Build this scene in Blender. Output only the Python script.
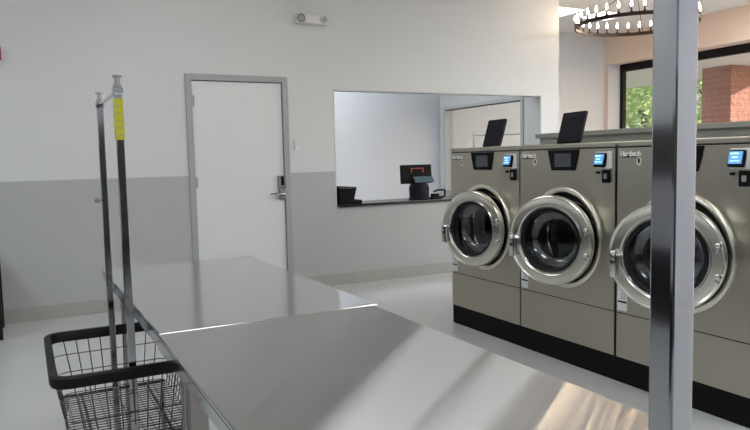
import bpy, bmesh, math, random
from mathutils import Vector, Matrix
random.seed(7)
PI = math.pi
C = bpy.context.scene.collection
for o in list(bpy.data.objects):
    bpy.data.objects.remove(o)
sc = bpy.context.scene

# ---------------------------------------------------------------- camera
cam_d = bpy.data.cameras.new('camera')
cam_d.sensor_fit = 'HORIZONTAL'
cam_d.sensor_width = 36.0
cam_d.lens = 673.7 / 750 * 36.0
cam_d.clip_start = 0.02
cam = bpy.data.objects.new('camera', cam_d)
C.objects.link(cam)
R_, F_, U_ = (.8858, -.46352, -.02246), (.46036, .8838, -.08339), (.0585, .06353, .99626)
cam.matrix_world = Matrix(((R_[0], U_[0], -F_[0], 0), (R_[1], U_[1], -F_[1], 0), (R_[2], U_[2], -F_[2], 1.344), (0, 0, 0, 1)))
sc.camera = cam

# ---------------------------------------------------------------- world, sun, exposure
w = bpy.data.worlds.new('world')
sc.world = w
w.use_nodes = True
wn = w.node_tree
bg = wn.nodes['Background']
sky = wn.nodes.new('ShaderNodeTexSky')
sky.sky_type = 'HOSEK_WILKIE'
sky.turbidity = 5
sky.ground_albedo = .35
sky.sun_direction = Vector((.7, -.7, .25)).normalized()
wn.links.new(sky.outputs['Color'], bg.inputs['Color'])
bg.inputs['Strength'].default_value = 3.4
sun_d = bpy.data.lights.new('sun', 'SUN')
sun_d.energy = 3.0
sun_d.angle = .01
sun_d.color = (1, .93, .83)
sun = bpy.data.objects.new('sun', sun_d)
C.objects.link(sun)
sun.rotation_euler = Vector((.7, -.7, .25)).to_track_quat('Z', 'Y').to_euler()
sun.location = (12, -20, 20)
sc.view_settings.view_transform = 'Standard'
sc.view_settings.look = 'None'
sc.view_settings.gamma = 1
sc.view_settings.use_curve_mapping = False
sc.view_settings.exposure = 1.40
PANEL = 3.1            # emission of the main room's ceiling panels
PANEL_FAR = 7.8        # emission of the panels in the office and by the storefront
BULB = 22.0            # emission of the chandelier bulbs

# ---------------------------------------------------------------- materials
def mat(name, col, rough=.5, metal=0., noise=0., nscale=8., bump=0., bscale=60., emit=None, es=0., trans=0., stretch=None, aniso=0., spec=None, rnoise=0., ior=None, tangent=None):
    m = bpy.data.materials.new(name)
    m.use_nodes = True
    nt = m.node_tree
    b = nt.nodes['Principled BSDF']
    b.inputs['Base Color'].default_value = (*col, 1)
    b.inputs['Roughness'].default_value = rough
    b.inputs['Metallic'].default_value = metal
    if trans: b.inputs['Transmission Weight'].default_value = trans
    if aniso: b.inputs['Anisotropic'].default_value = aniso
    if tangent:
        tv = nt.nodes.new('ShaderNodeCombineXYZ')
        for i_ in range(3): tv.inputs[i_].default_value = tangent[i_]
        nt.links.new(tv.outputs[0], b.inputs['Tangent'])
    if spec is not None: b.inputs['Specular IOR Level'].default_value = spec
    if ior: b.inputs['IOR'].default_value = ior
    tc = nt.nodes.new('ShaderNodeTexCoord')
    mp = nt.nodes.new('ShaderNodeMapping')
    nt.links.new(tc.outputs['Object'], mp.inputs['Vector'])
    if stretch: mp.inputs['Scale'].default_value = stretch
    def ns(scale):
        n = nt.nodes.new('ShaderNodeTexNoise')
        n.inputs['Scale'].default_value = scale
        n.inputs['Detail'].default_value = 4
        nt.links.new(mp.outputs['Vector'], n.inputs['Vector'])
        return n
    if noise or rnoise:
        n = ns(nscale)
    if noise:
        mx = nt.nodes.new('ShaderNodeMix')
        mx.data_type = 'RGBA'
        mx.inputs[6].default_value = (*[c * (1 - noise) for c in col], 1)
        mx.inputs[7].default_value = (*[min(1, c * (1 + noise)) for c in col], 1)
        nt.links.new(n.outputs['Fac'], mx.inputs[0])
        nt.links.new(mx.outputs[2], b.inputs['Base Color'])
    if rnoise:
        mr = nt.nodes.new('ShaderNodeMapRange')
        mr.inputs['To Min'].default_value = rough - rnoise
        mr.inputs['To Max'].default_value = rough + rnoise
        nt.links.new(n.outputs['Fac'], mr.inputs['Value'])
        nt.links.new(mr.outputs['Result'], b.inputs['Roughness'])
    if bump:
        n2 = ns(bscale)
        bp = nt.nodes.new('ShaderNodeBump')
        bp.inputs['Strength'].default_value = bump
        bp.inputs['Distance'].default_value = .002
        nt.links.new(n2.outputs['Fac'], bp.inputs['Height'])
        nt.links.new(bp.outputs['Normal'], b.inputs['Normal'])
    if emit:
        b.inputs['Emission Color'].default_value = (*emit, 1)
        b.inputs['Emission Strength'].default_value = es
    return m

M = dict(
    wall=mat('painted_wall', (.60, .61, .61), .6, noise=.02, nscale=2, bump=.1, bscale=150),
    wall2=mat('painted_wall_office', (.60, .60, .625), .6, noise=.02, nscale=2),
    wallw=mat('wall_bulb_glow', (.80, .62, .50), .6, noise=.02, nscale=2),  # beige with the bulbs' warm light mixed into the colour
    wains=mat('grey_wainscot', (.40, .405, .405), .45, noise=.02, nscale=2),
    base=mat('cove_base', (.34, .34, .31), .5, noise=.08, nscale=14),
    ceil=mat('ceiling_board', (.72, .71, .70), .8, bump=.2, bscale=90),
    floor=mat('epoxy_floor', (.47, .475, .47), .22, noise=.05, nscale=1.5, rnoise=.06),
    frame=mat('grey_door_frame', (.33, .335, .345), .4, noise=.03),
    charcoal=mat('charcoal_panel', (.035, .035, .038), .4, noise=.05),
    door=mat('white_door', (.66, .67, .67), .4, noise=.015, nscale=3),
    alu=mat('grey_aluminium_frame', (.42, .43, .42), .4, .0, noise=.03),
    jamb=mat('jamb_paint', (.52, .53, .51), .5, noise=.02),
    black=mat('black_frame', (.005, .005, .006), .5, spec=.25, noise=.2),
    plinth=mat('black_plinth', (.003, .003, .003), .6, spec=.15, noise=.2),
    steelw=mat('brushed_steel_cabinet', (.475, .445, .375), .34, 1., noise=.05, nscale=5, stretch=(1, 30, 1.2), bump=.04, bscale=20, aniso=.4),
    steelt=mat('brushed_steel_table', (.54, .545, .56), .11, 1., noise=.04, nscale=4, stretch=(1.5, 60, 1), rnoise=.03, bump=.012, bscale=3),
    greycap=mat('grey_green_cap', (.27, .28, .255), .4, noise=.03),
    steell=mat('steel_leg', (.42, .39, .37), .3, 1., noise=.1, nscale=6, stretch=(20, 20, .5)),
    chrome=mat('chrome', (.62, .62, .62), .07, 1., noise=.03),
    chromed=mat('chrome_post', (.44, .44, .465), .09, 1., noise=.06, nscale=6, stretch=(1, 1, .4)),
    ring=mat('door_ring_steel', (.66, .64, .57), .19, 1., noise=.05, nscale=5),
    bezel=mat('bezel_steel', (.72, .70, .62), .26, 1., noise=.04, nscale=5),
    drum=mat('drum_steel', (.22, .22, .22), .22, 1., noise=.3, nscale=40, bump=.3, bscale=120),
    ctop=mat('black_counter_laminate', (.012, .012, .013), .25, spec=.5, noise=.1),
    rubber=mat('black_rubber', (.006, .006, .007), .6, spec=.25, noise=.2, bump=.2),
    plastic=mat('black_plastic', (.004, .004, .005), .6, spec=.12, noise=.15),
    dgrey=mat('dark_grey_plastic', (.010, .009, .014), .55, spec=.15, noise=.1),
    screen=mat('dark_screen', (.055, .06, .075), .2, noise=.1, nscale=40),
    blue=mat('lit_blue_display', (.05, .15, .3), .2, emit=(.10, .28, .55), es=.45),
    lblue=mat('lit_pale_blue', (.3, .6, .8), .2, emit=(.35, .70, .95), es=.6),
    cdisp=mat('customer_display', (.05, .10, .13), .2, noise=.1),
    orange=mat('orange_red_line', (.45, .06, .025), .4, emit=(.8, .12, .05), es=.03),
    white=mat('white_plastic', (.68, .68, .66), .4, noise=.02),
    label=mat('white_label', (.72, .72, .70), .5, noise=.03),
    print=mat('grey_print', (.22, .22, .22), .6),
    greyp=mat('grey_plastic', (.22, .22, .22), .4, noise=.05),
    lens=mat('lamp_lens', (.35, .36, .36), .15, noise=.1, nscale=50),
    red=mat('red_alarm', (.25, .012, .02), .35, noise=.05),
    yellow=mat('yellow_tag', (.42, .40, .02), .5, noise=.15, nscale=40),
    wire=mat('grey_wire', (.10, .10, .095), .3, .9, noise=.1),
    bronze=mat('dark_bronze', (.03, .016, .010), .4, .6, noise=.2),
    panel=mat('light_panel', (.9, .9, .9), .5, emit=(.90, .96, 1.0), es=PANEL),
    panel2=mat('soft_light_panel', (.9, .9, .9), .5, emit=(1, .98, .95), es=.9),
    panel3=mat('diffuse_light_panel', (.9, .9, .9), .5, emit=(.97, .985, 1), es=1.2),
    panel4=mat('bright_light_panel', (.9, .9, .9), .5, emit=(.90, .955, 1.0), es=PANEL_FAR),
    bulb=mat('lit_bulb', (1, .8, .6), .3, emit=(1, .76, .52), es=BULB),
    brickd=None, soffit=mat('soffit_board', (.80, .80, .82), .7, noise=.03),
    asphalt=mat('pale_concrete', (.42, .41, .39), .9, noise=.2, nscale=20),
    grass=mat('lawn', (.12, .24, .05), .9, noise=.4, nscale=3),
    leaf=mat('leaf_green', (.46, .62, .28), .6, noise=.6, nscale=1.5),
    bark=mat('bark', (.10, .07, .05), .9, noise=.3),
)
def brick(name, c1, c2, mort):
    m = bpy.data.materials.new(name); m.use_nodes = True
    nt = m.node_tree; b = nt.nodes['Principled BSDF']
    tc = nt.nodes.new('ShaderNodeTexCoord')
    sp = nt.nodes.new('ShaderNodeSeparateXYZ'); nt.links.new(tc.outputs['Object'], sp.inputs[0])
    ad = nt.nodes.new('ShaderNodeMath'); nt.links.new(sp.outputs['X'], ad.inputs[0]); nt.links.new(sp.outputs['Y'], ad.inputs[1])
    cb = nt.nodes.new('ShaderNodeCombineXYZ'); nt.links.new(ad.outputs[0], cb.inputs['X']); nt.links.new(sp.outputs['Z'], cb.inputs['Y'])
    br = nt.nodes.new('ShaderNodeTexBrick')
    br.inputs['Scale'].default_value = 1
    br.inputs['Brick Width'].default_value = .3
    br.inputs['Row Height'].default_value = .1
    br.inputs['Mortar Size'].default_value = .006
    br.inputs['Color1'].default_value = (*c1, 1); br.inputs['Color2'].default_value = (*c2, 1); br.inputs['Mortar'].default_value = (*mort, 1)
    nt.links.new(cb.outputs[0], br.inputs['Vector'])
    nt.links.new(br.outputs['Color'], b.inputs['Base Color'])
    n = nt.nodes.new('ShaderNodeTexNoise'); n.inputs['Scale'].default_value = 14; nt.links.new(tc.outputs['Object'], n.inputs['Vector'])
    bp = nt.nodes.new('ShaderNodeBump'); bp.inputs['Strength'].default_value = .8; bp.inputs['Distance'].default_value = .05
    nt.links.new(n.outputs['Fac'], bp.inputs['Height']); nt.links.new(bp.outputs['Normal'], b.inputs['Normal'])
    b.inputs['Roughness'].default_value = .9
    return m
M['brickd'] = brick('split_face_block', (.38, .17, .14), (.33, .15, .12), (.42, .24, .20))

# ---------------------------------------------------------------- mesh builder
def pane(name, tint, f0, f1):
    m = bpy.data.materials.new(name); m.use_nodes = True
    nt = m.node_tree; nt.nodes.clear()
    out = nt.nodes.new('ShaderNodeOutputMaterial'); mx = nt.nodes.new('ShaderNodeMixShader')
    tr = nt.nodes.new('ShaderNodeBsdfTransparent'); tr.inputs[0].default_value = (*tint, 1)
    gl = nt.nodes.new('ShaderNodeBsdfGlossy'); gl.inputs['Roughness'].default_value = .02
    lw = nt.nodes.new('ShaderNodeLayerWeight'); lw.inputs['Blend'].default_value = .35
    mr = nt.nodes.new('ShaderNodeMapRange'); mr.inputs['To Min'].default_value = f0; mr.inputs['To Max'].default_value = f1
    nt.links.new(lw.outputs['Facing'], mr.inputs['Value']); nt.links.new(mr.outputs[0], mx.inputs[0])
    nt.links.new(tr.outputs[0], mx.inputs[1]); nt.links.new(gl.outputs[0], mx.inputs[2]); nt.links.new(mx.outputs[0], out.inputs[0])
    return m
def grained(name, col, rough, aniso):
    # brushed along the table's length: sharp along it, smeared across it
    m = bpy.data.materials.new(name); m.use_nodes = True
    nt = m.node_tree; nt.nodes.clear()
    out = nt.nodes.new('ShaderNodeOutputMaterial'); g = nt.nodes.new('ShaderNodeBsdfAnisotropic')
    g.distribution = 'GGX'
    tc = nt.nodes.new('ShaderNodeTexCoord'); n = nt.nodes.new('ShaderNodeTexNoise'); n.inputs['Scale'].default_value = 1.7
    nt.links.new(tc.outputs['Object'], n.inputs['Vector'])
    mx = nt.nodes.new('ShaderNodeMix'); mx.data_type = 'RGBA'
    mx.inputs[6].default_value = (*[c * .95 for c in col], 1); mx.inputs[7].default_value = (*[c * 1.05 for c in col], 1)
    nt.links.new(n.outputs['Fac'], mx.inputs[0]); nt.links.new(mx.outputs[2], g.inputs['Color'])
    g.inputs['Roughness'].default_value = rough; g.inputs['Anisotropy'].default_value = aniso
    t = nt.nodes.new('ShaderNodeCombineXYZ'); t.inputs[1].default_value = 1
    nt.links.new(t.outputs[0], g.inputs['Tangent']); nt.links.new(g.outputs[0], out.inputs[0])
    return m
M['steeln'] = grained('brushed_steel_grain', (.66, .66, .66), .12, .95)
M['glass'] = pane('clear_glass', (.96, .97, .97), .03, .3)
M['dglass'] = pane('door_glass', (.66, .67, .68), .03, .24)
class MB:
    def __init__(s): s.bm = bmesh.new()
    def box(s, x0, x1, y0, y1, z0, z1, bev=0, rot=None):
        t = bmesh.new()
        bmesh.ops.create_cube(t, size=1)
        bmesh.ops.scale(t, vec=(x1 - x0, y1 - y0, z1 - z0), verts=t.verts)
        if bev: bmesh.ops.bevel(t, geom=list(t.edges), offset=bev, segments=2, affect='EDGES', profile=.5)
        if rot: bmesh.ops.transform(t, matrix=rot.to_4x4(), verts=t.verts)
        bmesh.ops.translate(t, vec=((x0 + x1) / 2, (y0 + y1) / 2, (z0 + z1) / 2), verts=t.verts)
        s.merge(t); return s
    def merge(s, t):
        me = bpy.data.meshes.new('t'); t.to_mesh(me); t.free(); s.bm.from_mesh(me); bpy.data.meshes.remove(me)
    def poly(s, pts, faces):
        v = [s.bm.verts.new(p) for p in pts]
        for f in faces:
            try: s.bm.faces.new([v[i] for i in f])
            except ValueError: pass
        return s
    def tube(s, pts, r, n=8, closed=False, cap=True):
        pts = [Vector(p) for p in pts]; L = len(pts); rings = []
        prev = None
        for i, p in enumerate(pts):
            if closed: d = (pts[(i + 1) % L] - pts[i - 1])
            else: d = pts[min(i + 1, L - 1)] - pts[max(i - 1, 0)]
            d.normalize()
            if prev is None:
                a = Vector((0, 0, 1)) if abs(d.z) < .9 else Vector((1, 0, 0))
                u = d.cross(a).normalized()
            else:
                u = (prev - d * prev.dot(d)).normalized()
            prev = u; q = d.cross(u)
            rr = r[i] if isinstance(r, (list, tuple)) else r
            rings.append([s.bm.verts.new(p + (u * math.cos(2 * PI * k / n) + q * math.sin(2 * PI * k / n)) * rr) for k in range(n)])
        m = L if closed else L - 1
        for i in range(m):
            a, b = rings[i], rings[(i + 1) % L]
            for k in range(n): s.bm.faces.new((a[k], a[(k + 1) % n], b[(k + 1) % n], b[k]))
        if cap and not closed:
            s.bm.faces.new(rings[0][::-1]); s.bm.faces.new(rings[-1])
        return s
    def lathe(s, prof, n=64, axis='x', c=(0, 0, 0), close=False):
        # prof: list of (a, r): a along axis
        rings = []
        for a, r in prof:
            ring = []
            for k in range(n):
                t = 2 * PI * k / n
                u, v = r * math.cos(t), r * math.sin(t)
                p = (a, u, v) if axis == 'x' else ((u, v, a) if axis == 'z' else (u, a, v))
                ring.append(s.bm.verts.new((p[0] + c[0], p[1] + c[1], p[2] + c[2])))
            rings.append(ring)
        m = len(rings) if close else len(rings) - 1
        for i in range(m):
            a, b = rings[i], rings[(i + 1) % len(rings)]
            for k in range(n): s.bm.faces.new((a[k], a[(k + 1) % n], b[(k + 1) % n], b[k]))
        if not close:
            if prof[0][1] > 1e-4 and prof[0][1] < 0: pass
        s._r = rings
        return s
    def caps(s):
        s.bm.faces.new(s._r[0][::-1]); s.bm.faces.new(s._r[-1]); return s
    def build(s, name, m, parent=None, loc=None, smooth=False, recalc=True):
        if recalc: bmesh.ops.recalc_face_normals(s.bm, faces=s.bm.faces)
        me = bpy.data.meshes.new(name); s.bm.to_mesh(me); s.bm.free()
        me.materials.append(M[m] if isinstance(m, str) else m)
        if smooth:
            for p in me.polygons: p.use_smooth = True
            try: me.set_sharp_from_angle(angle=math.radians(35))
            except Exception: pass
        o = bpy.data.objects.new(name, me); C.objects.link(o)
        if parent: o.parent = parent
        if loc: o.location = loc
        return o
def box(name, m, x0, x1, y0, y1, z0, z1, parent=None, bev=0):
    return MB().box(x0, x1, y0, y1, z0, z1, bev).build(name, m, parent)
def struct(name, m, *a, parent=None, bev=0):
    o = box(name, m, *a, parent=parent, bev=bev)
    if not parent: o['kind'] = 'structure'
    return o
def S(o): o['kind'] = 'structure'; return o
def tag(o, label, cat, group=None):
    o['label'] = label; o['category'] = cat
    if group: o['group'] = group
    return o
def empty(name, loc=(0, 0, 0), rz=0):
    o = bpy.data.objects.new(name, None); C.objects.link(o); o.location = loc; o.rotation_euler = (0, 0, rz); o.empty_display_size = .1
    return o
def copy_tree(o, parent=None):
    c = o.copy(); C.objects.link(c)
    if parent: c.parent = parent
    for ch in list(o.children): copy_tree(ch, c)
    return c
def multibox(name, m, boxes, parent=None, bev=0, structure=False):
    b = MB()
    for q in boxes: b.box(*q, bev)
    o = b.build(name, m, parent)
    if structure: S(o)
    return o

# ---------------------------------------------------------------- the setting
Yb, Xw, ZC = 6.527, 3.046, 3.40
XL, XR, YF, YK = -3.0, 9.25, -4.0, 8.83
S(box('floor', 'floor', XL - .2, XR + .4, YF - .2, YK + .2, -.1, 0))
S(box('ceiling', 'ceil', XL - .2, XR + .4, YF - .2, YK + .2, ZC, ZC + .1))
S(box('wall_left', 'wall', XL - .15, XL, YF, YK, 0, ZC))
multibox('reflect_band_dark', 'charcoal', [(XL, XL + .05, YF + .05, 6.3, 1.15, 1.55), (XL, 4.0, YF, YF + .05, .45, 1.9)], structure=True)  # added dark bands out of view, there for the chrome posts to reflect
multibox('reflect_band_black', 'black', [(XL, XL + .06, YF + .05, 6.3, 0, .60), (XL + .06, 4.0, YF, YF + .06, 0, .45)], structure=True)  # unseen black strips, added to darken the foot of the post reflections
multibox('reflect_band_grey', 'frame', [(XL, XL + .04, YF + .05, 6.3, .60, 1.15)], structure=True)  # added mid-grey band, gives the post reflection its lighter middle
T = .145
wx0, wx1, wz, wc, we = 2.936, 5.765, 2.08, .80, 6.05
dx0, dx1, dz = 1.408, 2.428, 2.184
# back wall round the door and the service opening
multibox('wall_back', 'wall', [
    (XL, dx0, Yb, Yb + T, 0, ZC), (dx0, dx1, Yb, Yb + T, dz, ZC), (dx1, wx0, Yb, Yb + T, 0, ZC),
    (wx0, wx1, Yb, Yb + T, wz, ZC), (wx0, wx1, Yb, Yb + T, 0, wc), (wx1, we, Yb, Yb + T, 0, ZC)], structure=True)
multibox('trim_1', 'wains', [
    (XL, dx0, Yb - .006, Yb, .125, 1.219), (dx1, wx0, Yb - .006, Yb, .125, 1.219), (wx0, wx1, Yb - .006, Yb, .125, wc), (wx1, we, Yb - .006, Yb, .125, 1.219)], structure=True)
multibox('baseboard_back', 'base', [(XL, dx0, Yb - .012, Yb, 0, .125), (dx1, we, Yb - .012, Yb, 0, .125)], structure=True)
multibox('trim_2', 'jamb', [(wx1 - .012, wx1, Yb - .001, Yb + T + .001, wc, wz), (wx0, wx0 + .012, Yb - .001, Yb + T + .001, wc, wz), (wx0 + .012, wx1 - .012, Yb - .001, Yb + T + .001, wz - .012, wz)], structure=True)
S(box('wall_office_back', 'wall2', XL, XR, YK, YK + .15, 0, ZC))
S(box('wall_office_left', 'wall2', 2.2, 2.3, Yb + T, YK, 0, ZC))
# office side wall with its glazed opening
oy0, oy1, oz0, oz1 = 6.86, 8.70, .80, 2.10
multibox('wall_office_side', 'jamb', [(wx1, wx1 + .12, Yb + T, oy0, 0, ZC), (wx1, wx1 + .12, oy1, YK, 0, ZC), (wx1, wx1 + .12, oy0, oy1, 0, oz0), (wx1, wx1 + .12, oy0, oy1, oz1, ZC)], structure=True)
win1 = multibox('window_1', 'alu', [(wx1 - .02, wx1 + .13, oy0, oy0 + .045, oz0, oz1), (wx1 - .02, wx1 + .13, oy1 - .045, oy1, oz0, oz1), (wx1 - .02, wx1 + .13, oy0 + .045, oy1 - .045, oz0, oz0 + .045), (wx1 - .02, wx1 + .13, oy0 + .045, oy1 - .045, oz1 - .045, oz1)], structure=True)
multibox('window_gasket', 'black', [(wx1 - .021, wx1 + .07, oy0 + .045, oy1 - .045, oz1 - .053, oz1 - .045), (wx1 + .03, wx1 + .07, oy0 + .045, oy0 + .053, oz0 + .045, oz1 - .053)], win1)
MB().box(wx1 + .045, wx1 + .053, oy0 + .05, oy1 - .05, oz0 + .05, oz1 - .05).build('window_pane', 'glass', win1)
# right wall with the storefront window
gy0, gy1, gz0, gz1 = 3.0, 8.755, .9, 2.91
multibox('wall_right', 'wallw', [(XR, XR + .35, YF, gy0, 0, ZC), (XR, XR + .35, gy1, YK, 0, ZC), (XR, XR + .35, gy0, gy1, 0, gz0), (XR, XR + .35, gy0, gy1, gz1, ZC)], structure=True)
fb = [(XR + .30, XR + .38, gy0, gy1, gz1 - .13, gz1), (XR + .30, XR + .38, gy0, gy1, gz0, gz0 + .08), (XR + .30, XR + .38, gy1 - .07, gy1, gz0 + .08, gz1 - .13), (XR + .30, XR + .38, gy0, gy0 + .07, gz0 + .08, gz1 - .13), (XR + .30, XR + .38, 4.60, 4.66, gz0 + .08, gz1 - .13)]
win2 = multibox('window_2', 'black', fb, structure=True)
for a, b in ((gy0 + .07, 4.60), (4.66, gy1 - .07)):
    MB().box(XR + .335, XR + .343, a, b, gz0 + .08, gz1 - .13).build('window_pane', 'glass', win2)
S(box('trim_8', 'wall2', XR + .002, XR + .298, gy1 - .004, gy1, gz0, gz1))
# front wall behind the photographer
S(box('wall_front', 'wall2', XL, XR, YF - .15, YF, 0, ZC))

# door
dr = empty('door_1', (0, 0, 0)); S(dr)
fw = .058
multibox('door_frame', 'frame', [(dx0, dx0 + fw, Yb - .02, Yb + T, 0, dz), (dx1 - fw, dx1, Yb - .02, Yb + T, 0, dz), (dx0 + fw, dx1 - fw, Yb - .02, Yb + T, dz - fw, dz)], dr, bev=.003)
MB().box(dx0 + fw + .005, dx1 - fw - .005, Yb + .005, Yb + .05, .01, dz - fw - .006, .002).build('door_leaf', 'door', dr)
box('door_gap', 'black', dx0 + fw, dx1 - fw, Yb + .05, Yb + .07, 0, dz - fw, dr)
for hz in (.25, 1.15, 1.93):
    hb = MB().tube([(dx0 + fw + .002, Yb - .004, hz - .055), (dx0 + fw + .002, Yb - .004, hz + .055)], .008)
    hb.box(dx0 + fw - .022, dx0 + fw + .026, Yb - .002, Yb + .006, hz - .05, hz + .05)
    hb.build('hinge', 'frame', dr)
lk = MB().box(2.295, 2.362, Yb - .03, Yb + .005, 1.06, 1.195, .006).box(2.30, 2.366, Yb - .038, Yb + .005, .955, 1.062, .008).build('lock_case', 'greyp', dr)
MB().box(2.318, 2.352, Yb - .036, Yb - .029, 1.095, 1.185, .003).build('keypad', 'plastic', lk)
MB().box(2.300, 2.360, Yb - .043, Yb - .028, 1.066, 1.082, .003).build('chrome_band', 'chrome', lk)
MB().tube([(2.335, Yb - .03, 1.005), (2.335, Yb - .07, 1.005), (2.310, Yb - .075, 1.012), (2.190, Yb - .07, 1.014)], [.013, .012, .011, .009], 10).build('lever', 'chrome', lk, smooth=True)

# small things on the back wall
box('wall_sensor', 'white', 2.487, 2.500, Yb - .02, Yb, 1.455, 1.545)
tag(bpy.data.objects['wall_sensor'], 'small white L shaped sensor on wall right of door', 'sensor')
MB().box(2.500, 2.528, Yb - .02, Yb, 1.455, 1.480).build('sensor_foot', 'white', bpy.data.objects['wall_sensor'])
em = empty('emergency_light', (2.70, Yb, 2.77))
tag(em, 'white twin head emergency light mounted high above the door', 'emergency light')
MB().box(-.165, .165, -.065, 0, -.047, .047, .014).build('housing', 'white', em, smooth=True)
MB().box(-.075, .075, -.070, -.064, -.036, .036, .002).build('front_cover', 'white', em)
for sx in (-1, 1):
    l = MB().lathe([(.0, .020), (-.01, .038), (-.055, .042), (-.06, .036), (-.05, .03)], 24, 'y', (sx * .125, -.03, 0))
    l.build('lamp_head', 'greyp' if sx < 0 else 'white', em, smooth=True)
    MB().lathe([(-.05, .030), (-.052, .0005)], 24, 'y', (sx * .125, -.03, 0)).build('lamp_lens', 'lens', em)
fa = empty('fire_alarm', (-.155, Yb, 2.29))
tag(fa, 'red fire alarm strobe cut by the left photo edge', 'fire alarm')
MB().box(-.058, .058, -.045, 0, -.058, .058, .008).build('alarm_body', 'red', fa)
MB().box(-.03, .03, -.065, -.045, -.015, .03, .006).build('strobe_lens', 'lens', fa)

# ceiling panels
pe = None
def light_panel(x, y, sx, sy, lab, pm='panel'):
    t = empty('ceiling_light', (x, y, ZC))
    tag(t, lab, 'ceiling light')
    fx, fy = sx / 2, sy / 2
    multibox('light_frame', 'white', [(-fx, fx, -fy, -fy + .02, -.02, 0), (-fx, fx, fy - .02, fy, -.02, 0), (-fx, -fx + .02, -fy + .02, fy - .02, -.02, 0), (fx - .02, fx, -fy + .02, fy - .02, -.02, 0)], t)
    MB().box(-fx + .02, fx - .02, -fy + .02, fy - .02, -.012, -.004).build('diffuser', pm, t)
    return t
light_panel(6.95, 7.50, .6, .55, 'square lit ceiling panel beside end of grey wall, left of chandelier', 'panel2')
light_panel(7.82, 7.47, .60, .55, 'square lit ceiling panel seen through the chandelier ring', 'panel2')
LL = {(-1.7, -1.6): 'lit ceiling panel over open floor behind the camera, left row',
      (-1.7, 1.6): 'lit ceiling panel over open floor left of the near table',
      (-2.1, 4.9): 'added unseen ceiling panel over open floor toward the back left corner',  # extra panel out of view, added to brighten the back wall's left part
      (1.3, -1.6): 'lit ceiling panel behind the camera in the table row',
      (1.3, 1.5): 'lit ceiling panel directly over the near folding table',
      (3.9, -1.6): 'lit ceiling panel at the far right behind the camera',
      (3.9, 1.5): 'lit ceiling panel over the rightmost washer'}
for (x_, y_), lb_ in LL.items():
    light_panel(x_, y_, 1.2, 1.2, lb_)
light_panel(1.2, 4.93, 1.1, 1.05, 'soft lit ceiling panel in front of the white door, nearer the door', 'panel3')
light_panel(1.2, 4.07, 1.1, .58, 'smaller soft lit ceiling panel beyond the far folding table', 'panel3')
light_panel(3.3, 7.75, 1.2, .85, 'lit ceiling panel above the office behind the counter', 'panel4')
light_panel(7.2, 3.2, 1.8, 1.2, 'added unseen ceiling panel in front of the storefront window', 'panel4')  # unseen panel, added and enlarged to brighten the far room
light_panel(8.6, 4.6, .8, 1.6, 'added unseen ceiling panel close to the storefront window head', 'panel4')  # extra panel out of view, added for more light on the far wall
light_panel(6.2, -2.6, 1.2, 1.2, 'added unseen ceiling panel in the far corner behind the washers', 'panel4')  # added out of view to brighten the wall mirrored in the near post
light_panel(7.4, 0.6, 1.2, 1.2, 'added unseen ceiling panel in right hand aisle behind the washers', 'panel4')  # unseen, put in to raise the light level beyond the partition

# service counter
ct = box('service_counter', 'ctop', wx0 + .014, wx1 - .014, Yb - .035, Yb + .42, .836, .864, bev=.004)
tag(ct, 'long narrow black counter slab lying in the service opening', 'counter')
S(box('trim_3', 'wains', wx0 + .012, wx1 - .012, Yb - .006, Yb + T - .001, wc, .836))

# ---------------------------------------------------------------- washers
def round_panel(y0, y1, z0, z1, cy, cz, r, x, th, n=96):
    """front panel with a round hole, thickness th going to +x"""
    b = MB(); bm = b.bm
    inner, outer = [], []
    corners = [math.atan2(z - cz, y - cy) % (2 * PI) for y in (y0, y1) for z in (z0, z1)]
    angs = [2 * PI * k / n for k in range(n)]
    for c_ in corners:
        i = min(range(n), key=lambda k: abs((angs[k] - c_ + PI) % (2 * PI) - PI)); angs[i] = c_
    for a in angs:
        dy, dz_ = math.cos(a), math.sin(a)
        ts = []
        if dy > 1e-9: ts.append((y1 - cy) / dy)
        if dy < -1e-9: ts.append((y0 - cy) / dy)
        if dz_ > 1e-9: ts.append((z1 - cz) / dz_)
        if dz_ < -1e-9: ts.append((z0 - cz) / dz_)
        t = min(ts)
        inner.append((cy + dy * r, cz + dz_ * r)); outer.append((cy + dy * t, cz + dz_ * t))
    V = [[bm.verts.new((xx, p[0], p[1])) for p in L] for L in (inner, outer) for xx in (x, x + th)]
    fi, bi, fo, bo = V
    for k in range(n):
        j = (k + 1) % n
        bm.faces.new((fi[k], fi[j], fo[j], fo[k])); bm.faces.new((bi[k], bo[k], bo[j], bi[j]))
        bm.faces.new((fi[k], bi[k], bi[j], fi[j])); bm.faces.new((fo[k], fo[j], bo[j], bo[k]))
    return b
HY, HD, RR, HZ = -.3084, .0427, .2811, .8133 - .15
W2 = .4195
TXT = Matrix(((0, 0, -1), (-1, 0, 0), (0, 1, 0)))
def text_mesh(body, size, ext, name, m, parent, loc, bold=0.0):
    cu = bpy.data.curves.new(name, 'FONT'); cu.body = body; cu.size = size; cu.extrude = ext; cu.offset = bold
    cu.align_x = 'LEFT'
    to = bpy.data.objects.new(name, cu); C.objects.link(to)
    dg = bpy.context.evaluated_depsgraph_get()
    me = bpy.data.meshes.new_from_object(to.evaluated_get(dg)); bpy.data.objects.remove(to)
    me.materials.clear(); me.materials.append(M[m])
    me.transform(TXT.to_4x4())
    o = bpy.data.objects.new(name, me); C.objects.link(o); o.parent = parent; o.location = loc
    return o
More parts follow.
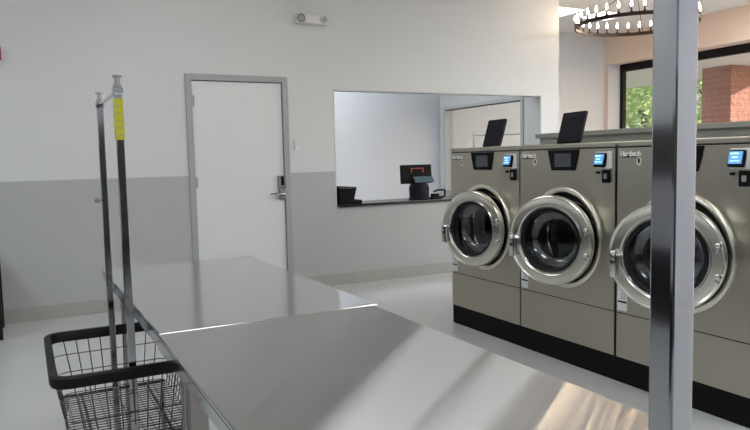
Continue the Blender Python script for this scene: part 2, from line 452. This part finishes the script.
def make_washer():
    t = empty('washing_machine')
    # body shell: sides, back, top, bottom
    D = 1.05
    multibox('cabinet', 'steelw', [(.004, D, -W2, -W2 + .004, 0, 1.225), (.004, D, W2 - .004, W2, 0, 1.225), (D - .004, D, -W2 + .004, W2 - .004, 0, 1.225), (.004, D - .004, -W2 + .004, W2 - .004, 0, .004)], t)
    round_panel(-W2, W2, .268, 1.224, 0, HZ, .292, 0, .003).build('front_panel', 'steelw', t)
    MB().box(0, .003, -W2, W2, .0, .262).build('lower_panel', 'steelw', t)
    MB().box(.004, .006, -W2 + .004, W2 - .004, .255, .275).build('panel_gap', 'black', t)
    tp = MB().box(-.002, D, -W2, W2, 1.231, 1.261, .006).build('top_cover', 'steelw', t)
    MB().box(.006, .012, -W2 + .005, W2 - .005, 1.222, 1.233).build('top_gap', 'black', t)
    # dispenser base plate on the top
    # bezel
    MB().lathe([(0, .325), (-.010, .322), (-.016, .312), (-.016, .297), (-.008, .290), (.02, .288), (.02, .292), (0, .293)], 96, 'x', (0, 0, HZ), True).build('bezel', 'bezel', t, smooth=True)
    MB().lathe([(.0, .289), (.05, .286), (.06, .235), (.062, .225), (.060, .222)], 96, 'x', (0, 0, HZ)).build('door_seal', 'rubber', t, smooth=True, recalc=False)
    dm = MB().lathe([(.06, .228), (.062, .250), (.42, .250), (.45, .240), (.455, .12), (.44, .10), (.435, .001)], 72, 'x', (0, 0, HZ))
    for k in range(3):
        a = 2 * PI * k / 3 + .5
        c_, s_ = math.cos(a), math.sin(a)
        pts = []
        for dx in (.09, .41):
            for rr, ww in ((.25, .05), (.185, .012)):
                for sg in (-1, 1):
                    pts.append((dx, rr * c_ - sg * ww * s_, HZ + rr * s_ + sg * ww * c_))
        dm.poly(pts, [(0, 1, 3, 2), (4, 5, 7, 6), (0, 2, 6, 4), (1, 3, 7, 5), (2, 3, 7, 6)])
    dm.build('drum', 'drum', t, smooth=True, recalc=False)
    MB().lathe([(.062, .222), (.066, .228), (.074, .228), (.078, .222), (.070, .218)], 72, 'x', (0, 0, HZ), True).lathe([(.405, .236), (.412, .244), (.42, .236), (.412, .230)], 72, 'x', (0, 0, HZ), True).build('drum_rim', 'chrome', t, smooth=True)
    # door (origin on its hinge)
    d = MB().lathe([(-.002, RR), (-.022, RR), (-.034, RR - .004), (-.037, RR - .009), (-.032, RR - .018), (-.036, RR - .040), (-.037, RR - .062), (-.031, RR - .070), (-.034, RR - .078), (-.020, RR - .082), (-.002, RR - .082)], 96, 'x', (0, RR, 0), True).build('door', 'ring', t, (-HD, HY, HZ), smooth=True)
    MB().lathe([(-.026, RR - .078), (-.030, RR - .082), (-.022, RR - .100), (.02, RR - .108), (.02, RR - .083), (-.01, RR - .081)], 96, 'x', (0, RR, 0), True).build('gasket', 'rubber', d, smooth=True)
    MB().lathe([(-.031, RR - .070), (-.036, RR - .073), (-.036, RR - .077), (-.031, RR - .080)], 96, 'x', (0, RR, 0), True).build('chrome_rim', 'chrome', d, smooth=True)
    r0 = RR - .104
    gl = MB().lathe([(-.014, r0), (-.016, r0 * .7), (-.017, r0 * .35), (-.017, .002), (-.011, .002), (-.010, r0 * .7), (-.004, r0 - .004)], 72, 'x', (0, RR, 0), False)
    gl.build('door_glass', 'dglass', d, smooth=True)
    MB().lathe([(.02, r0 - .004), (.05, r0 - .012), (.065, r0 - .035), (.068, r0 - .05)], 72, 'x', (0, RR, 0)).build('glass_bowl_rim', 'chrome', d, smooth=True)
    hb = MB().tube([(-.034, 2 * RR - .070, .010), (-.056, 2 * RR - .052, .010), (-.062, 2 * RR - .036, .006)], [.013, .012, .012], 10)
    hb.box(-.076, -.050, 2 * RR - .052, 2 * RR - .020, -.115, .028, .009)
    hb.build('door_handle', 'chrome', d, smooth=True)
    for hz in (-.075, .075):
        h = MB().lathe([(-.036, .013), (-.043, .012), (-.046, .007), (-.046, .001)], 16, 'x', (0, .042, hz))
        h.lathe([(-.036, .009), (-.042, .008), (-.043, .001)], 16, 'x', (0, .044, hz - .028))
        h.build('door_hinge', 'chrome', d, smooth=True)
    # control screen, trapezoid
    p = [(-.008, .138, 1.222), (-.008, -.138, 1.222), (-.008, -.104, 1.092), (-.008, .104, 1.092)]
    b = MB(); pp = p + [(.0, y, z) for (_, y, z) in p]
    b.poly(pp, [(0, 1, 2, 3), (0, 4, 5, 1), (1, 5, 6, 2), (2, 6, 7, 3), (3, 7, 4, 0), (4, 7, 6, 5)])
    cp = b.build('control_panel', 'plastic', t)
    MB().box(-.010, -.007, -.072, .072, 1.115, 1.200, .001).build('touch_screen', 'screen', cp)
    # card reader display and slot
    cr = MB().box(-.012, 0, -.402, -.285, 1.105, 1.205, .003).build('reader_plate', 'white', t)
    rm = Matrix.Rotation(math.radians(14), 3, 'Y')
    MB().box(-.034, -.012, -.370, -.290, 1.115, 1.196, .004, rm).build('reader_display', 'plastic', cr)
    MB().box(-.0385, -.0345, -.364, -.296, 1.130, 1.191, .001, rm).build('display_face', 'blue', cr)
    lb = MB()
    for k, (a_, b_) in enumerate(((-.352, -.308), (-.346, -.315), (-.354, -.306))):
        lb.box(-.0430, -.0425, a_, b_, 1.176 - k * .018, 1.181 - k * .018 + .003, 0, None)
    lb.build('display_text', 'lblue', cr)
    MB().lathe([(-.022, .001), (-.022, .007), (0, .008)], 16, 'x', (0, -.298, 1.082)).build('indicator', 'plastic', t)
    kb = MB().box(-.016, 0, -.385, -.333, 1.022, 1.098, .003).build('card_slot', 'plastic', t)
    MB().box(-.019, -.0155, -.374, -.350, 1.045, 1.075, .002).build('slot_plate', 'greyp', kb)
    # maker's lettering and emblem
    text_mesh('Huebsch', .041, .0008, 'lettering_shadow', 'black', t, (-.0012, W2 - .017, 1.172), .0036)
    text_mesh('Huebsch', .041, .0012, 'lettering', 'label', t, (-.0022, W2 - .019, 1.176), .0018)
    e = MB(); ey, ez = W2 - .152, 1.148
    e.tube([(-.001, ey + .013 * math.cos(2 * PI * k / 24) * (1 - .25 * math.sin(2 * PI * k / 24)), ez + .023 * math.sin(2 * PI * k / 24)) for k in range(24)], .0028, 6, True)
    em_ = e.build('emblem', 'label', t)
    e = MB(); vv = [(-.002, ey + .006 * math.cos(2 * PI * k / 16), ez + .004 + .014 * math.sin(2 * PI * k / 16)) for k in range(16)]
    e.poly(vv, [tuple(range(16))]); e.build('emblem_core', 'black', em_)
    # instruction sticker
    st = MB().box(-.0015, 0, W2 - .078, W2 - .008, .280, .435).build('sticker', 'label', t)
    g = MB()
    for k in range(9): g.box(-.0022, -.0014, W2 - .070, W2 - .022 - .008 * (k % 3), .350 + k * .008, .353 + k * .008)
    g.build('fine_print', 'print', st)
    MB().box(-.0024, -.0014, W2 - .074, W2 - .012, .327, .338).build('black_bar', 'black', st)
    return t
wash = make_washer()
plates = []
lid_data = []
def set_door(t, ang):
    for c in t.children:
        if c.name.split('.')[0] == 'door': c.rotation_euler.z = ang
for i, (yc, ang, lab) in enumerate(((4.093, .2474, 'stainless front load washer farthest left, nearest the service counter'),
                                    (3.243, .3624, 'stainless front load washer in the middle, under the taller raised black lid'),
                                    (2.385, .4952, 'stainless front load washer on the right, partly hidden by the near chrome post'))):
    o = wash if i == 0 else copy_tree(wash)
    o.location = (Xw, yc, .15)
    set_door(o, ang)
    tag(o, lab, 'washing machine', 'row of stainless washers')
pl = box('washer_plinth', 'plinth', Xw + .004, Xw + 1.05, 2.385 - W2, 4.093 + W2, 0, .15)
tag(pl, 'long low black base platform under the row of washers', 'platform')
# soap dispenser lids on the tops
def make_lid(up):
    t = empty('dispenser_lid')
    b = MB().box(-.012, .012, -.100, .100, .0, .204, .005, None)
    o = b.build('lid_plate', 'dgrey', t)
    MB().box(-.016, -.011, -.045, .045, .162, .180, .002).build('finger_slot', 'black', o)
    MB().tube([(0, -.095, .004), (0, .095, .004)], .008, 8).build('hinge_rod', 'black', t)
    return t
l0 = make_lid(True)
for i, (yc, tilt, x_, lab) in enumerate(((4.040, 18, .045, 'black dispenser lid standing open on top of the leftmost washer'),
                                         (3.245, 18, .045, 'black dispenser lid standing open on top of the middle washer'))):
    o = l0 if i == 0 else copy_tree(l0)
    o.location = (Xw + x_, yc, 1.4165); o.rotation_euler = (math.radians(-1), math.radians(tilt), 0)
    tag(o, lab, 'lid', 'raised dispenser lids')
# pony wall behind the washers
S(box('wall_partition', 'greycap', 4.22, 4.42, 1.2, 4.80, 0, 1.495))
cp = S(MB().box(4.19, 4.45, 1.17, 4.83, 1.495, 1.535, .004).build('trim_4', 'greycap'))

# ---------------------------------------------------------------- folding tables
def make_table(name, cx, cy, sx, sy, rz, lab, tm_='steelt'):
    t = empty(name, (cx, cy, 0), rz)
    hx, hy = sx / 2, sy / 2
    top = MB().box(-hx, hx, -hy, hy, .838, .85, .003)
    to = top.build('tabletop', 'steelt', t)
    if tm_ != 'steelt':
        to.data.materials.append(M[tm_])
        for p in to.data.polygons:
            if p.normal.z > .99: p.material_index = 1
    multibox('apron', 'steelt', [(-hx, -hx + .012, -hy, hy, .806, .838), (hx - .012, hx, -hy, hy, .806, .838), (-hx + .012, hx - .012, -hy, -hy + .012, .806, .838), (-hx + .012, hx - .012, hy - .012, hy, .806, .838)], t)
    for a in (-1, 1):
        for b in (-1, 1):
            lx, ly = a * (hx - .095), b * (hy - .050)
            g = MB().box(lx - .026, lx + .026, ly - .026, ly + .026, .03, .838, .004)
            g.build('leg', 'steell', t)
            MB().lathe([(0, .024), (.012, .026), (.03, .016)], 16, 'z', (lx, ly, 0)).caps().build('foot', 'rubber', t)
    tag(t, lab, 'table', 'stainless folding tables')
    return t
make_table('folding_table', .680, 2.712, .725, 1.415, math.radians(.6), 'stainless steel folding table farther from camera, near the white door')
make_table('folding_table', .674, 1.280, .708, 1.430, 0, 'stainless steel folding table nearest camera, filling the bottom of the photo', 'steeln')

# ---------------------------------------------------------------- laundry cart
def rrect(hx, hy, r, z, n=6):
    P = []
    for cx, cy, a0 in ((hx - r, hy - r, 0), (-hx + r, hy - r, PI / 2), (-hx + r, -hy + r, PI), (hx - r, -hy + r, 1.5 * PI)):
        for k in range(n + 1):
            a = a0 + PI / 2 * k / n
            P.append((cx + r * math.cos(a), cy + r * math.sin(a), z))
    return P
def make_cart():
    t = empty('laundry_cart')
    HX, HYc, ZR, ZB = .244, .330, .65, .40
    # rim bumper: tall strip following a rounded rectangle
    b = MB(); bm = b.bm
    prof = [(.012, -.020), (.016, -.012), (.016, .014), (.010, .020), (-.006, .020), (-.010, .014), (-.010, -.020)]
    rings = []
    for off, dz_ in prof: rings.append([bm.verts.new(p) for p in rrect(HX + off, HYc + off, .05 + off, ZR - .012 + dz_)])
    for i in range(len(rings)):
        a, c = rings[i], rings[(i + 1) % len(rings)]
        for k in range(len(a)): bm.faces.new((a[k], a[(k + 1) % len(a)], c[(k + 1) % len(a)], c[k]))
    b.build('rim_bumper', 'rubber', t, smooth=True)
    k_ = .83
    def sec(f): return HX * (1 - (1 - k_) * f) , HYc * (1 - (1 - .90) * f), ZR - .01 - (ZR - ZB - .01) * f
    wr = .0022
    b = MB()
    for f in (.32, .62, .98):
        hx, hy, z = sec(f); b.tube(rrect(hx, hy, .045, z, 4), wr, 5, True)
    hx0, hy0, z0 = sec(0); hx1, hy1, z1 = sec(1)
    n = 11
    for i in range(n):
        u = -1 + 2 * (i + .5) / n
        for s_ in (-1, 1):
            b.tube([(s_ * hx0, u * (hy0 - .03), z0), (s_ * hx1, u * (hy1 - .03), z1)], wr, 5)
    n = 9
    for i in range(n):
        u = -1 + 2 * (i + .5) / n
        for s_ in (-1, 1):
            b.tube([(u * (hx0 - .03), s_ * hy0, z0), (u * (hx1 - .03), s_ * hy1, z1)], wr, 5)
    # dense lower band and the floor grid
    for f in (.75, .87):
        hx, hy, z = sec(f); b.tube(rrect(hx, hy, .045, z, 4), wr, 5, True)
    bw = b.build('wire_basket', 'wire', t)
    b = MB()
    n = 22
    for i in range(n):
        y = -hy1 + 2 * hy1 * (i + .5) / n; b.tube([(-hx1, y, z1 + .002), (hx1, y, z1 + .002)], wr, 5)
    n = 11
    for i in range(n):
        x_ = -hx1 + 2 * hx1 * (i + .5) / n; b.tube([(x_, -hy1, z1 - .002), (x_, hy1, z1 - .002)], wr, 5)
    b.build('basket_floor', 'wire', t)
    # base frame under the basket
    b = MB()
    for s_ in (-1, 1):
        b.tube([(s_ * .13, -hy1, z1 - .012), (s_ * .13, hy1, z1 - .012)], .006, 6)
        b.tube([(-hx1, s_ * hy1, z1 - .008), (hx1, s_ * hy1, z1 - .008)], .007, 6)
    b.build('basket_rails', 'wire', t)
    b = MB()
    b.tube(rrect(.235, .31, .05, .14, 4), .0125, 8, True)
    for s_ in (-1, 1):
        for r_ in (-1, 1):
            b.tube([(s_ * .19, r_ * .29, .14), (s_ * hx1 * .95, r_ * hy1 * .95, z1 - .008)], .010, 8)
    b.build('base_frame', 'chromed', t)
    for s_ in (-1, 1):
        for r_ in (-1, 1):
            c_ = MB().box(s_ * .2 - .016, s_ * .2 + .016, r_ * .28 - .02, r_ * .28 + .02, .095, .128, .003).tube([(s_ * .2, r_ * .28, .12), (s_ * .2, r_ * .28, .14)], .008, 8).box(s_ * .2 - .018, s_ * .2 - .014, r_ * .28 - .02, r_ * .28 + .02, .04, .10).box(s_ * .2 + .014, s_ * .2 + .018, r_ * .28 - .02, r_ * .28 + .02, .04, .10).build('caster', 'chromed', t)
            MB().lathe([(-.012, .040), (-.010, .047), (.010, .047), (.012, .040)], 20, 'x', (s_ * .2, r_ * .28, .0475)).caps().build('wheel', 'rubber', c_, smooth=True)
    # two square posts
    for r_ in (-1, 1):
        b = MB().box(-.0127, .0127, r_ * .292 - .0127, r_ * .292 + .0127, .152, 1.612, .0025)
        po = b.build('post', 'chromed', t)
        MB().box(-.0165, .0165, r_ * .292 - .0165, r_ * .292 + .0165, 1.577, 1.600, .002).lathe([(1.612, .009), (1.632, .009), (1.633, .015), (1.640, .015)], 16, 'z', (0, r_ * .292, 0)).caps().build('post_cap', 'chromed', po)
    bar = MB().tube([(0, -.28, 1.589), (0, .28, 1.589)], .0085, 10).build('hanging_bar', 'chrome', t, smooth=True)
    return t
cart = make_cart()
cart.location = (.298, 2.705, 0)
tag(cart, 'wire basket laundry cart with black rim and yellow tagged post, left of table', 'laundry cart', 'wire laundry carts')
cart2 = copy_tree(cart); cart2.location = (.4596, .0912, 0); cart2.rotation_euler.z = math.radians(-4)
tag(cart2, 'laundry cart whose tall chrome post crosses the right side of the photo', 'laundry cart', 'wire laundry carts')
cart3 = copy_tree(cart); cart3.location = (6.39, 8.20, 0); cart3.rotation_euler.z = .749
cart3.scale = (1, 1.25, 1.045)
tag(cart3, 'laundry cart behind the office window, only its thin top rail showing', 'laundry cart', 'wire laundry carts')
# yellow tag wrapped on the near post of the first cart
p0 = [c for c in cart.children if c.name.startswith('post')][0]
A_ = -.292
MB().lathe([(-.040, .006), (-.040, .011), (-.022, .012), (-.020, .005), (-.0127, .005)], 14, 'x', (0, .292, 1.20)).caps().build('lock_knob', 'greyp', cart)
yt = multibox('warning_tag', 'yellow', [(-.0142, .0142, A_ - .0142, A_ - .0131, 1.425, 1.562), (-.0142, -.0131, A_ - .0131, A_ + .0131, 1.425, 1.562), (.0131, .0142, A_ - .0131, A_ + .0131, 1.425, 1.562), (-.0142, .0142, A_ + .0131, A_ + .0142, 1.425, 1.562)], cart)
yt['label'] = 'yellow wrapped tag'
g = MB()
for k in range(7): g.box(-.0148, -.0142, A_ - .010 + .003 * (k % 2), A_ + .008, 1.438 + k * .016, 1.441 + k * .016)
for k in range(5): g.box(-.009, .008, A_ - .0148, A_ - .0142, 1.440 + k * .024, 1.4425 + k * .024)
g.build('tag_print', 'print', yt)

# ---------------------------------------------------------------- things on the counter
zt = .864
# point of sale terminal seen from behind
t = empty('sales_terminal', (3.995, Yb + .10, zt - .0))
tag(t, 'black touchscreen sales terminal on round stand, its back to the room', 'cash register')
MB().lathe([(0, .118), (.012, .122), (.03, .112), (.09, .115), (.13, .118), (.165, .108), (.195, .088), (.21, .06)], 32, 'z', (.035, 0, 0)).caps().build('stand', 'dgrey', t, smooth=True)
tm = Matrix.Rotation(math.radians(-4), 3, 'X') @ Matrix.Rotation(math.radians(0), 3, 'Z')
sb = MB().box(-.205, .200, -.018, .018, .185, .400, .008, tm).build('screen_housing', 'plastic', t)
fr = MB()
for q in ((-.075, .085, .345, .352), (-.075, -.068, .300, .345), (.078, .085, .300, .345)):
    fr.box(q[0], q[1], -.021, -.018, q[2] - .29, q[3] - .29)
bmesh.ops.transform(fr.bm, matrix=tm.to_4x4(), verts=fr.bm.verts); bmesh.ops.translate(fr.bm, vec=(0, 0, .300), verts=fr.bm.verts)
o = fr.build('orange_outline', 'orange', sb); 
tm2 = Matrix.Rotation(math.radians(-38), 3, 'X')
cd = MB().box(-.065, .190, -.068, -.052, .190, .272, .004, tm2).build('customer_display', 'cdisp', t)
# small device with an arm to its right
t = empty('card_terminal', (4.262, Yb + .06, zt))
tag(t, 'small black card terminal with looped arm right of the sales terminal', 'card terminal')
MB().box(-.09, .03, -.05, .06, 0, .022, .005).build('base', 'plastic', t)
MB().box(-.08, .0, -.03, .04, .022, .060, .006).build('body', 'plastic', t)
MB().tube([(.02, 0, .02), (.085, 0, .022), (.095, 0, .035), (.095, 0, .095), (.085, 0, .103), (-.01, 0, .100), (-.06, 0, .085)], .011, 8).build('arm', 'plastic', t, smooth=True)
# dark angular device at the left end
t = empty('desk_phone', (3.085, Yb + .065, zt)); t.scale = (1, 1, 1.1)
tag(t, 'black angular desk device with raised flap at the left end of counter', 'desk device')
b = MB(); prof = [(-.10, 0), (.10, 0), (.10, .035), (.03, .165), (-.02, .18), (-.10, .155)]
# body profile in y-z, extruded along x
X0, X1 = -.115, .055
b.poly([(X0, y * .9, z) for y, z in prof] + [(X1, y * .9, z * .93) for y, z in prof], [tuple(range(6)), tuple(range(11, 5, -1))] + [(i, (i + 1) % 6, 6 + (i + 1) % 6, 6 + i) for i in range(6)])
b.build('body', 'plastic', t)
MB().box(.055, .150, -.09, .09, 0, .038, .006).build('keypad_base', 'plastic', t)
MB().box(.070, .088, -.06, .06, .035, .165, .005, Matrix.Rotation(math.radians(16), 3, 'Y')).build('flap', 'plastic', t)
g = MB()
for k in range(4): g.box(-.11, .05, -.094, -.089, .03 + k * .028, .036 + k * .028)
g.build('side_ribs', 'dgrey', t)

# ---------------------------------------------------------------- black table at the left edge
t = empty('side_table', (-.60, 6.18, 0))
tag(t, 'black side table with square legs cut off by the left photo edge', 'table')
MB().box(-.395, .395, -.26, .26, .585, .62, .003).build('tabletop', 'black', t)
for a in (-1, 1):
    for b_ in (-1, 1):
        MB().box(a * .365 - .03, a * .365 + .03, b_ * .23 - .03, b_ * .23 + .03, 0, .585, .003).build('leg', 'black', t)

# ---------------------------------------------------------------- chandelier
cx, cy, cz, CR = 6.57, 5.79, 2.865, .69
t = empty('chandelier', (cx, cy, ZC))
tag(t, 'large dark ring chandelier with many lit candle bulbs', 'chandelier')
dz0 = cz - ZC
MB().lathe([(dz0 - .020, CR - .012), (dz0 - .020, CR + .012), (dz0 + .020, CR + .012), (dz0 + .020, CR - .012)], 96, 'z', (0, 0, 0), True).build('ring', 'bronze', t, smooth=True)
NB = 32
bmesh0 = None
for k in range(NB):
    a = 2 * PI * (k + .35) / NB
    p = (CR * math.cos(a), CR * math.sin(a), dz0 + .02)
    if k == 0:
        cnd = MB().lathe([(0, .010), (.004, .018), (.010, .019), (.012, .0095), (.062, .0095), (.062, .001)], 12, 'z').build('candle_holder', 'bronze', t, p, smooth=True)
        blb = MB().lathe([(.062, .006), (.068, .010), (.080, .0135), (.095, .012), (.115, .006), (.132, .0012)], 12, 'z').caps().build('bulb', 'bulb', cnd, smooth=True)
    else:
        c2 = cnd.copy(); C.objects.link(c2); c2.parent = t; c2.location = p
        b2 = blb.copy(); C.objects.link(b2); b2.parent = c2
for k in range(4):
    a = 2 * PI * k / 4 + .6
    MB().tube([(CR * math.cos(a), CR * math.sin(a), dz0 + .015), (.03 * math.cos(a), .03 * math.sin(a), -.10)], .004, 6).build('support_rod', 'bronze', t)
MB().lathe([(-.13, .012), (-.12, .04), (-.09, .045), (-.07, .02), (-.03, .02), (-.025, .065), (0, .07)], 24, 'z').caps().build('hub', 'bronze', t, smooth=True)

ch2 = copy_tree(t); ch2.location = (2.40, 2.72, ZC)
tag(ch2, 'chandelier over the washer aisle, seen only as warm streaks on the near table', 'chandelier')

# ---------------------------------------------------------------- outside
S(box('ground', 'asphalt', XR + .36, 60, -40, 60, -.20, -.10))
S(box('lawn', 'grass', 15, 60, -20, 60, -.10, -.06))
so = box('canopy', 'soffit', XR + .42, 12.5, -6, 16, 2.83, 3.25); tag(so, 'pale flat canopy soffit outside above the window', 'canopy')
bp_ = box('block_pillar', 'brickd', 11.0, 12.0, 7.62, 8.19, -.10, 2.83, bev=.008); tag(bp_, 'reddish split face block pillar outside the window', 'pillar')
bp2 = bp_.copy(); C.objects.link(bp2); bp2.location.y = -6.5
tag(bp2, 'second block pillar farther right outside, out of photo view', 'pillar')
def tree(x, y, h, r, lab, n=2600):
    t = empty('leafy_tree', (x, y, -.06))
    rnd = random.Random(int(x * 10 + y))
    b = MB().tube([(0, 0, 0), (.1, 0, h * .3), (0, .15, h * .6), (.1, 0, h * .9)], [.16, .13, .09, .03], 8)
    tips = []
    for k in range(9):
        a = k * 2.4; z = h * (.3 + .06 * k)
        e = (r * .75 * math.cos(a), r * .75 * math.sin(a), z + r * .45)
        b.tube([(0.05, .05, z), (e[0] * .5, e[1] * .5, z + r * .15), e], [.06, .04, .012], 6)
    b.build('trunk', 'bark', t)
    f = MB()
    cl = [(rnd.gauss(0, r * .48), rnd.gauss(0, r * .48), h * .62 + rnd.gauss(0, h * .17), rnd.uniform(.35, .8)) for _ in range(26)]
    for i in range(n):
        c_ = rnd.choice(cl)
        d = Vector((rnd.gauss(0, 1), rnd.gauss(0, 1), rnd.gauss(0, .8))).normalized() * c_[3] * rnd.uniform(.5, 1.1)
        p = Vector(c_[:3]) + d
        if p.z < .6: continue
        u = Vector((rnd.gauss(0, 1), rnd.gauss(0, 1), rnd.gauss(0, .6))).normalized(); v = u.cross(Vector((rnd.random(), rnd.random(), rnd.random()))).normalized()
        s_ = rnd.uniform(.05, .11)
        vs = [f.bm.verts.new(p + q) for q in (-u * s_, v * s_ * .45, u * s_, -v * s_ * .45)]
        f.bm.faces.new(vs)
    f.build('foliage', 'leaf', t, recalc=False)
    tag(t, lab, 'tree', 'trees outside the window')
tree(16.4, 14.0, 4.6, 1.5, 'bright green leafy tree outside, left part of the window view', 5200)
tree(21.5, 15.6, 5.6, 1.6, 'green leafy tree between the first tree and the pillar', 4200)
tree(20.5, 20.0, 5.2, 1.6, 'green leafy tree behind the other trees outside', 3200)
